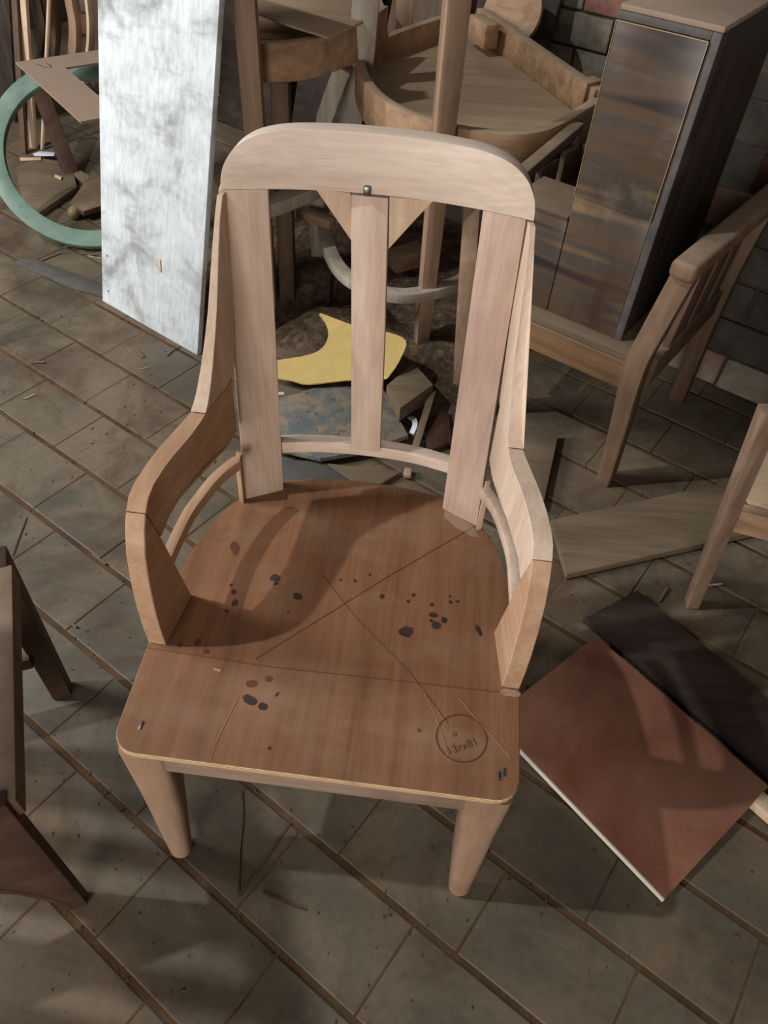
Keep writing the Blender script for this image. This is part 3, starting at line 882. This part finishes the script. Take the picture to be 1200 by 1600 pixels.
# second frame, left
LT = thing('round_fronted_frame', 'round-fronted wooden furniture frame with ply sheet behind the white board', 'furniture frame', (-0.40, 2.35, 0.0))
lp = spline([(-0.4349, 2.2293, 0.7600), (-0.4269, 2.2421, 0.7600), (-0.3567, 2.2641, 0.7600), (-0.2861, 2.3203, 0.7600), (-0.1893, 2.4631, 0.7600), (-0.1131, 2.6815, 0.7600)], 5)
bm = BM()
sweep(bm, [Vector((p.x, p.y + 0.012, 0.7125)) for p in lp], 0.028, 0.095)
put('curved_apron', bm, M['old_x'], LT, 0.002, world=True)
bm = slab([(-0.4579, 2.3724, 0.7350), (-0.3747, 2.3806, 0.7350), (-0.3000, 2.4342, 0.7350), (-0.1987, 2.5849, 0.7350), (-0.1183, 2.8008, 0.7350), (-0.1475, 2.9472, 0.7350), (-0.5289, 2.8104, 0.7350)], 0.008)
put('ply_seat', bm, M['ply'], LT, 0, world=True)
bm = BM()
bar(bm, (-0.4396, 2.1900, 0.0168), (-0.4413, 2.1900, 0.9482), 0.058, 0.04, up=(0, 1, 0))
lg = Vector((-0.4410, 2.1850, 0.8703))
bm.free()
bm = BM()
bar(bm, (lg.x + 0.005, 2.185, 0.0), (lg.x, 2.185, 1.15), 0.056, 0.040, up=(0, 1, 0))
put('leg', bm, M['old_z'], LT, 0.002, world=True)
bm = BM()
bar(bm, (-0.375, 2.225, 0.0), (-0.375, 2.27, 0.665), 0.05, 0.05, up=(0, 1, 0))
put('leg', bm, M['brown'], LT, 0.002, world=True)
bm = BM()
sweep(bm, spline([(-0.2138, 2.4200, 0.6644), (-0.2361, 2.4200, 0.6118), (-0.2593, 2.4200, 0.5483), (-0.2715, 2.4200, 0.4923), (-0.30, 2.44, 0.2), (-0.29, 2.46, 0.0)], 5), 0.05, 0.045, up=(0, -1, 0))
put('leg', bm, M['grey_wood'], LT, 0.002, world=True)
bm = BM()
sweep(bm, spline([(-0.4878, 2.0927, 0.3600), (-0.4072, 2.1504, 0.3600), (-0.3494, 2.2146, 0.3600), (-0.2957, 2.2848, 0.3600), (-0.2433, 2.4141, 0.3600)], 5), 0.058, 0.04)
put('curved_stretcher', bm, M['grey_wood'], LT, 0.002, world=True)
flat('ply_sheet', [(-0.4843, 2.4801, 0.7750), (-0.3527, 2.3636, 0.7750), (-0.2444, 2.2912, 0.7750), (-0.1629, 2.4478, 0.7750), (-0.1846, 2.7422, 0.7750), (-0.5142, 2.6511, 0.7750)], 0.006, M['ply'], 'brown curved plywood sheet resting on the round-fronted frame', 'plywood')
stick('thin_pole', (-0.2268, 2.1829, 0.0000), (-0.2159, 2.1200, 0.1801), 0.012, 0.012, M['black'], 'thin black pole standing beside the sawdust heap', 'pole')
stick('batten', (-0.3502, 2.3829, 0.2400), (-0.2331, 2.3120, 0.2400), 0.04, 0.03, M['old_x'], 'short orange batten under the curved grey stretcher', 'batten')

# ------------------------------------------------------------------ heap of sawdust and rubbish
bm = BM()
nx_, ny_ = 60, 50
grid = []
for i in range(nx_):
    row = []
    for j in range(ny_):
        a = -1.95 + 1.15 * i / (nx_ - 1)
        b = 1.42 + 1.10 * j / (ny_ - 1)
        u = (i / (nx_ - 1) - 0.5) * 2
        v = (j / (ny_ - 1) - 0.5) * 2
        k = max(0, 1 - u * u) * max(0, 1 - v * v)
        h = 0.09 * k ** 0.7 * (0.55 + 0.9 * noise.noise(Vector((a * 5, b * 5, 0.3)))) + 0.012 * noise.noise(Vector((a * 30, b * 30, 2))) * min(1, k * 3)
        row.append(bm.verts.new(ab(a, b, h - 0.004)))
    grid.append(row)
for i in range(nx_ - 1):
    for j in range(ny_ - 1):
        bm.faces.new((grid[i][j], grid[i + 1][j], grid[i + 1][j + 1], grid[i][j + 1]))
heap = solo('sawdust_heap', bm, M['pile'], 'brown heap of sawdust and shavings on the floor behind the chair', 'sawdust', off=0, smooth=True)
heap['kind'] = 'stuff'

# ------------------------------------------------------------------ scraps seen through the chair back
ys = spline([(-0.3594, 1.7660, 0.0350), (-0.2979, 1.7454, 0.0400), (-0.2423, 1.7209, 0.0500), (-0.1385, 1.7382, 0.0600), (-0.0353, 1.7368, 0.0750), (-0.0073, 1.7370, 0.1000), (0.0182, 1.7642, 0.1400), (0.0261, 1.8112, 0.1600), (-0.0274, 1.8758, 0.1400), (-0.1481, 1.9492, 0.1100), (-0.2428, 2.0119, 0.1000), (-0.2236, 1.9804, 0.0900), (-0.2094, 1.9386, 0.0800), (-0.2143, 1.8920, 0.0700), (-0.2383, 1.8638, 0.0600), (-0.2809, 1.8359, 0.0600), (-0.3641, 1.8039, 0.0550)], 3, True)
solo('curled_sheet', slab(ys, 0.004), M['yellow'], 'yellow curled sheet with a round cut-out on the scrap heap', 'sheet', off=0, smooth=True)
flat('painted_board', [(-0.3419, 1.6534, 0.0340), (-0.2646, 1.7032, 0.0340), (-0.1278, 1.7920, 0.0340), (-0.0303, 1.7486, 0.0340), (0.0511, 1.5492, 0.0340), (-0.0799, 1.4679, 0.0340), (-0.1787, 1.4324, 0.0340), (-0.3122, 1.4629, 0.0340)], 0.014, M['greyboard'], 'grey painted board with flaking paint under the yellow sheet', 'board')
solo('wood_block', slab([(-0.0190, 1.6961, 0.0850), (0.0539, 1.8139, 0.0850), (0.1132, 1.7147, 0.0850), (0.0229, 1.5992, 0.0850)], 0.05), M['plank'], 'square grey-brown wood block beside the yellow sheet', 'wood block')
stick('batten', (0.1138, 1.7145, 0.0600), (0.0713, 1.5109, 0.0140), 0.02, 0.014, M['plank'], 'short dusty batten leaning by the wood block', 'batten')
flat('board_scrap', [(0.0930, 1.6379, 0.0200), (0.1624, 1.6883, 0.0200), (0.1725, 1.5518, 0.0200), (0.1059, 1.5056, 0.0200)], 0.012, M['redbrown'], 'reddish board scrap beside the short batten', 'board')
flat('board_scrap', [(-0.3106, 1.4438, 0.0100), (-0.1633, 1.4445, 0.0100), (-0.0860, 1.3799, 0.0100), (-0.1304, 1.2881, 0.0100), (-0.2839, 1.2727, 0.0100)], 0.009, M['slate'], 'grey slate-like offcut behind the seat, left one', 'board')
flat('board_scrap', [(-0.1587, 1.4338, 0.0160), (0.0394, 1.4253, 0.0160), (-0.0217, 1.3665, 0.0160), (-0.0786, 1.3700, 0.0160)], 0.009, M['plank'], 'pointed grey-brown offcut behind the seat, right one', 'board')
flat('paper_scrap', [(-0.3390, 1.6839, 0.0400), (-0.3105, 1.6902, 0.0400), (-0.3088, 1.6787, 0.0400), (-0.3372, 1.6725, 0.0400)], 0.002, M['white'], 'small white sliver at the corner of the grey painted board', 'scrap')
bm = BM()
sweep(bm, spline([(0.0528, 1.6418, 0.0200), (0.0654, 1.6202, 0.0300), (0.0679, 1.5931, 0.0300), (0.0603, 1.5714, 0.0200)], 5), 0.014, 0.006)
solo('curled_scrap', bm, M['white'], 'small white curled scrap beside the short batten', 'scrap', off=0)
stick('wood_scrap', (0.0563, 1.4385, 0.0120), (0.0538, 1.4091, 0.0120), 0.02, 0.012, M['old_x'], 'small brown chip behind the seat below the back rail', 'scrap')

# ------------------------------------------------------------------ armchair with the cabinet on its seat, right
RC = thing('wooden_armchair', 'brown wooden armchair carrying the dark cabinet on its seat', 'armchair', ab(-0.62, 1.75, 0), ROOM)
def rc(nm, bm, m_, off=0.003, smooth=False):
    return put(nm, bm, M[m_], RC, off, world=True, smooth=smooth, seg=4 if smooth else 2)
for a_, s in ((-0.322, 1), (-0.775, -1)):
    bm = BM()
    sweep(bm, spline([ab(a_ - 0.002 * s, 1.545, 0.0), ab(a_ - 0.010 * s, 1.530, 0.2), ab(a_ - 0.020 * s, 1.515, 0.385), ab(a_ - 0.012 * s, 1.525, 0.48), ab(a_ + 0.004 * s, 1.545, 0.615)], 4), 0.050, 0.046, up=tuple(-BX), taper=[0.72 + 0.28 * min(1, i / 8) for i in range(17)])
    rc('front_leg', bm, 'mid')
    bm = BM()
    sweep(bm, spline([ab(a_ + 0.015 * s, 2.02, 0.0), ab(a_ + 0.015 * s, 1.99, 0.25), ab(a_ + 0.02 * s, 1.98, 0.45), ab(a_ + 0.03 * s, 1.99, 0.58), ab(a_ + 0.04 * s, 2.00, 0.635)], 4), 0.045, 0.05, up=tuple(-BX))
    rc('rear_leg', bm, 'brown')
    bm = BM()
    bar(bm, ab(a_ + 0.004 * s, 1.50, 0.635), ab(a_ + 0.045 * s, 2.02, 0.650), 0.058 if s > 0 else 0.034, 0.040 if s > 0 else 0.026)
    rc('arm_rest', bm, 'mid', 0.013 if s > 0 else 0.004, True)
    bm = BM()
    bar(bm, ab(a_ + 0.002 * s, 1.55, 0.36), ab(a_ + 0.012 * s, 1.98, 0.36), 0.026, 0.075)
    rc('side_rail', bm, 'brown')
    for b_, w_ in ((1.66, 0.10), (1.79, 0.10), (1.91, 0.08)):
        bm = BM()
        bar(bm, ab(a_ + 0.006 * s, b_, 0.39), ab(a_ + 0.014 * s, b_ + 0.02, 0.628), 0.016, w_, up=tuple(BX))
        rc('side_slat', bm, 'brown')
bm = BM()
bar(bm, ab(-0.755, 1.512, 0.355), ab(-0.345, 1.512, 0.355), 0.026, 0.072)
rc('front_rail', bm, 'mid_x', 0.004)
bm = BM()
prism(bm, [ab(-0.757, 1.500, 0.393), ab(-0.352, 1.500, 0.393), ab(-0.335, 1.98, 0.393), ab(-0.765, 1.98, 0.393)], (0, 0, 0.010))
rc('seat', bm, 'plank', 0.001)
bm = BM()
bar(bm, ab(-0.78, 1.995, 0.58), ab(-0.31, 1.995, 0.58), 0.025, 0.09)
rc('back_rail', bm, 'brown')

CB = thing('cabinet', 'dark stained narrow cabinet with striped front standing on the armchair seat', 'cabinet', ab(-0.60, 1.56, 0.403), ROOM)
def cb(nm, bm, m_, off=0.002):
    return put(nm, bm, M[m_] if isinstance(m_, str) else m_, CB, off, world=True)
def abox(a0, a1, b0, b1, z0, z1):
    bm = BM()
    prism(bm, [ab(a0, b0, z0), ab(a1, b0, z0), ab(a1, b1, z0), ab(a0, b1, z0)], (0, 0, z1 - z0))
    return bm
cb('body', abox(-0.600, -0.408, 1.562, 1.96, 0.4035, 1.034), 'cab_side')
cb('top_board', abox(-0.602, -0.406, 1.556, 1.965, 1.034, 1.044), 'cab_top')
cb('frame_edge', abox(-0.424, -0.406, 1.552, 1.562, 0.4035, 1.034), 'cab_rim')
cb('frame_edge', abox(-0.602, -0.424, 1.552, 1.562, 1.020, 1.034), 'cab_rim')
pn = cb('front_panel', abox(-0.602, -0.4245, 1.549, 1.562, 0.690, 1.0195), 'veneer')
cb('lower_panel', abox(-0.602, -0.4245, 1.553, 1.562, 0.4035, 0.690), 'veneer')
for rect in ((-0.602, -0.4245, 1.0180, 1.0195), (-0.4258, -0.4245, 0.690, 1.0195), (-0.602, -0.6008, 0.690, 1.0195)):
    o = put('lipping', abox(rect[0], rect[1], 1.5480, 1.5492, rect[2], rect[3]), M['gold'], None, 0)
    o.parent = pn
    o.matrix_parent_inverse = Matrix.LocRotScale(CB.location, CB.rotation_euler, CB.scale).inverted()
cb('side_compartment', abox(-0.748, -0.604, 1.553, 1.70, 0.4035, 0.630), 'veneer')
cb('compartment_top', abox(-0.750, -0.604, 1.550, 1.705, 0.630, 0.640), 'brown')

# ------------------------------------------------------------------ chair cut by the right edge
EC = thing('wooden_chair', 'reddish wooden chair cut off by the right edge of the picture', 'chair', (0.95, 1.0, 0))
def ec(nm, bm, m_):
    return put(nm, bm, M[m_], EC, 0.003, world=True)
for p, q in (((0.7330, 1.0674, 0.0000), (0.6582, 1.0500, 0.5943)), ((1.20, 0.98, 0), (1.22, 0.94, 0.62)), ((1.02, 1.53, 0), (0.98, 1.48, 0.35)), ((1.32, 1.36, 0), (1.32, 1.38, 0.35))):
    bm = BM()
    bar(bm, p, q, 0.028, 0.030, up=(0, 1, 0), w2=0.034, h2=0.036)
    ec('leg', bm, 'rust')
bm = BM()
bar(bm, (0.7170, 1.0867, 0.2850), (1.20, 0.96, 0.285), 0.026, 0.062)
ec('seat_rail', bm, 'old_x')
bm = slab([(0.7261, 1.1306, 0.3250), (0.7447, 1.0920, 0.3250), (1.21, 0.96, 0.325), (1.30, 1.37, 0.325), (0.92, 1.44, 0.325)], 0.010)
ec('seat', bm, 'ply')

# ------------------------------------------------------------------ boards on the floor, right
flat('plank', [(0.4204, 1.2837, 0.0220), (0.4416, 1.1124, 0.0220), (1.0852, 1.3472, 0.0220), (1.1050, 1.5413, 0.0220)], 0.020, M['plank'], 'wide dusty plank lying on the floor between the armchairs', 'plank')
flat('plank', [(0.3673, 1.5778, 0.0300), (0.4751, 1.6221, 0.0300), (0.4033, 1.3276, 0.0300), (0.3320, 1.3115, 0.0300)], 0.028, M['plank'], 'short dusty plank with dark edge beside the armchair leg', 'plank')
flat('plank', [(0.4673, 0.9933, 0.0160), (0.6051, 1.0849, 0.0160), (0.9219, 0.7242, 0.0160), (0.8648, 0.5593, 0.0160)], 0.015, M['dark'], 'dark brown plank lying along the red-brown board', 'plank')
rb = thing('laminated_board', 'red-brown laminated board with white cut edge lying beside the chair', 'board', ab(0.05, 0.85, 0))
c4 = [ab(-0.119, 1.050, 0.0305), ab(-0.200, 0.744, 0.0165), ab(0.215, 0.641, 0.0165), ab(0.295, 0.947, 0.0305)]
bm = BM()
prism(bm, c4, (0, 0, -0.013))
put('panel', bm, M['red'], rb, 0.0005, world=True)
bm = BM()
d_ = -BX * 0.003
prism(bm, [c4[1] + d_ * 0.05, c4[1] + d_, c4[2] + d_, c4[2] + d_ * 0.05], (0, 0, -0.0130))
put('white_edge', bm, M['white_edge'], rb, 0, world=True)
flat('batten', [(0.7341, 0.5922, 0.0300), (0.7572, 0.6134, 0.0300), (0.8322, 0.5358, 0.0300), (0.8093, 0.5127, 0.0300)], 0.028, M['pale'], 'pale batten end at the right edge below the red-brown board', 'batten')

# ------------------------------------------------------------------ chair at the left edge
LC = thing('wooden_chair', 'dark brown wooden chair cut off by the left edge of the picture', 'chair', (-0.75, 0.50, 0))
def lc(nm, bm, m_):
    return put(nm, bm, M[m_], LC, 0.003, world=True)
U_ = Vector((0.376, -0.927, 0))      # towards the camera, along the near seat rail
V_ = Vector((-0.927, -0.376, 0))     # to the left
c0 = Vector((-0.612, 0.735, 0))
def lp_(u, v, z): return c0 + U_ * u + V_ * v + Vector((0, 0, z))
bm = BM()
bar(bm, lp_(0.0, 0.015, 0), lp_(0.0, 0.015, 0.43), 0.036, 0.036, up=tuple(U_), w2=0.045, h2=0.045)
lc('leg', bm, 'redbrown')
bm = BM()
bar(bm, lp_(0.02, 0.010, 0.405), lp_(0.42, 0.010, 0.405), 0.050, 0.045)
lc('seat_rail', bm, 'brown')
bm = BM()
bar(bm, lp_(0.02, 0.03, 0.16), lp_(0.02, 0.43, 0.16), 0.022, 0.03)
lc('stretcher', bm, 'brown')
bm = BM()
bar(bm, lp_(0.0, 0.03, 0.405), lp_(0.0, 0.43, 0.405), 0.03, 0.045)
lc('seat_rail', bm, 'redbrown')
# arched front board standing on the floor
arch = [(0.0, 0.0), (0.035, 0.0), (0.045, 0.06), (0.07, 0.13), (0.12, 0.20), (0.20, 0.235), (0.28, 0.20), (0.33, 0.13), (0.355, 0.06), (0.365, 0.0), (0.40, 0.0), (0.40, 0.43), (0.0, 0.43)]
bm = BM()
prism(bm, [lp_(0.402, v - 0.004, z) for v, z in arch], U_ * 0.024)
lc('arched_panel', bm, 'redbrown')
bm = BM()
sweep(bm, spline([lp_(0.416, v - 0.010, z) for v, z in ((0.03, 0.012), (0.040, 0.06), (0.065, 0.13), (0.115, 0.205), (0.20, 0.24))], 4), 0.022, 0.008)
lc('moulding', bm, 'redbrown')
for k in (0.0, 0.42):
    bm = BM()
    bar(bm, lp_(k, 0.43, 0), lp_(k, 0.50, 1.30), 0.045, 0.04, up=tuple(U_))
    lc('back_post', bm, 'redbrown')
for k in range(5):
    bm = BM()
    u = 0.055 + 0.080 * k
    bar(bm, lp_(u, 0.449, 0.43), lp_(u, 0.496, 1.24), 0.012, 0.042, up=tuple(U_))
    lc('back_slat', bm, 'brown')
for z in (0.41, 1.27):
    bm = BM()
    bar(bm, lp_(0.0, 0.43 + 0.055 * z, z), lp_(0.42, 0.43 + 0.055 * z, z), 0.03, 0.06)
    lc('back_rail', bm, 'redbrown')

# ------------------------------------------------------------------ chips and sawdust on the floor
chips = [(-1.1997, 2.4725, 0.0, 0.05, 0.3, 'curly chip under the lower edge of the green ring, leftmost'), (-1.1599, 2.4505, 0.0, 0.07, -0.4, 'flat pale chip under the lower edge of the green ring'), (-1.1228, 2.4284, 0.0, 0.06, -0.2, 'brown chip under the green ring edge, second from white board'), (-1.0818, 2.4072, 0.0, 0.08, -0.3, 'long chip by the green ring next to the white board'), (-1.2437, 2.3881, 0.0, 0.09, 0.9, 'thin splinter beside the grey strip on the floor'), (-1.0613, 1.791, 0.0, 0.03, 0, 'tiny white chip on a tile left of the chair arm'), (-0.7496, 1.797, 0.0, 0.02, 0.2, 'tiny white chip on a tile below the white board'), (-0.6904, 1.8924, 0.0, 0.05, 1.2, 'thin straw-like splinter at the base of the white board'), (-0.7844, 1.8741, 0.0, 0.06, -0.9, 'bowed splinter on the tile under the white board'), (-1.0299, 1.6304, 0.0, 0.03, 0.8, 'dark little chip on a tile at far left'), (-0.6572, 1.0694, 0.0, 0.05, -0.6, 'white plaster chip in the tile joint left of the arm'), (0.6694, 1.0876, 0.0, 0.05, 1.0, 'round shaving between right plank and chair leg'), (0.8004, 1.1279, 0.0, 0.04, 0.2, 'pale shaving beside the foot of the reddish chair'), (-0.6639, 0.8893, 0.0, 0.04, -0.5, 'chip in the joint near the left chair leg')]
for i, (x, y, z, l_, r_, lab) in enumerate(chips):
    bm = BM()
    c = Vector((x, y, z + 0.002))
    d = Vector((math.cos(r_), math.sin(r_), 0))
    bar(bm, c - d * l_ / 2, c + d * l_ / 2 + Vector((0, 0, 0.003)), 0.003 + 0.002 * (i % 3), 0.002)
    solo('wood_chip', bm, M['plank'] if i % 3 else M['grey_wood'], lab, 'wood chip', 'wood chips on the floor', off=0)
bm = BM()
for i in range(1300):
    a = random.uniform(-2.6, 0.6)
    b = random.uniform(-0.1, 2.1)
    if random.random() > 0.35 + 0.5 * noise.noise(Vector((a * 3, b * 3, 5))):
        if random.random() < 0.6:
            row = round((b - 0.005) / 0.1725)
            b = 0.005 + row * 0.1725 + random.gauss(0, 0.007)
    p = ab(a, b, 0.0)
    s_ = random.uniform(0.0007, 0.002)
    r_ = random.uniform(0, math.pi)
    d = Vector((math.cos(r_), math.sin(r_), 0)) * s_ * random.uniform(1, 3)
    e2 = Vector((-math.sin(r_), math.cos(r_), 0)) * s_
    v = [bm.verts.new(p + q) for q in (-d - e2, d - e2, d + e2, -d + e2, Vector((0, 0, s_ * 0.8)))]
    for k in range(4):
        bm.faces.new((v[k], v[(k + 1) % 4], v[4]))
    bm.faces.new((v[3], v[2], v[1], v[0]))
sd = solo('sawdust', bm, M['grout'], 'fine sawdust grains strewn over the tiles and joints', 'sawdust', off=0)
sd['kind'] = 'stuff'
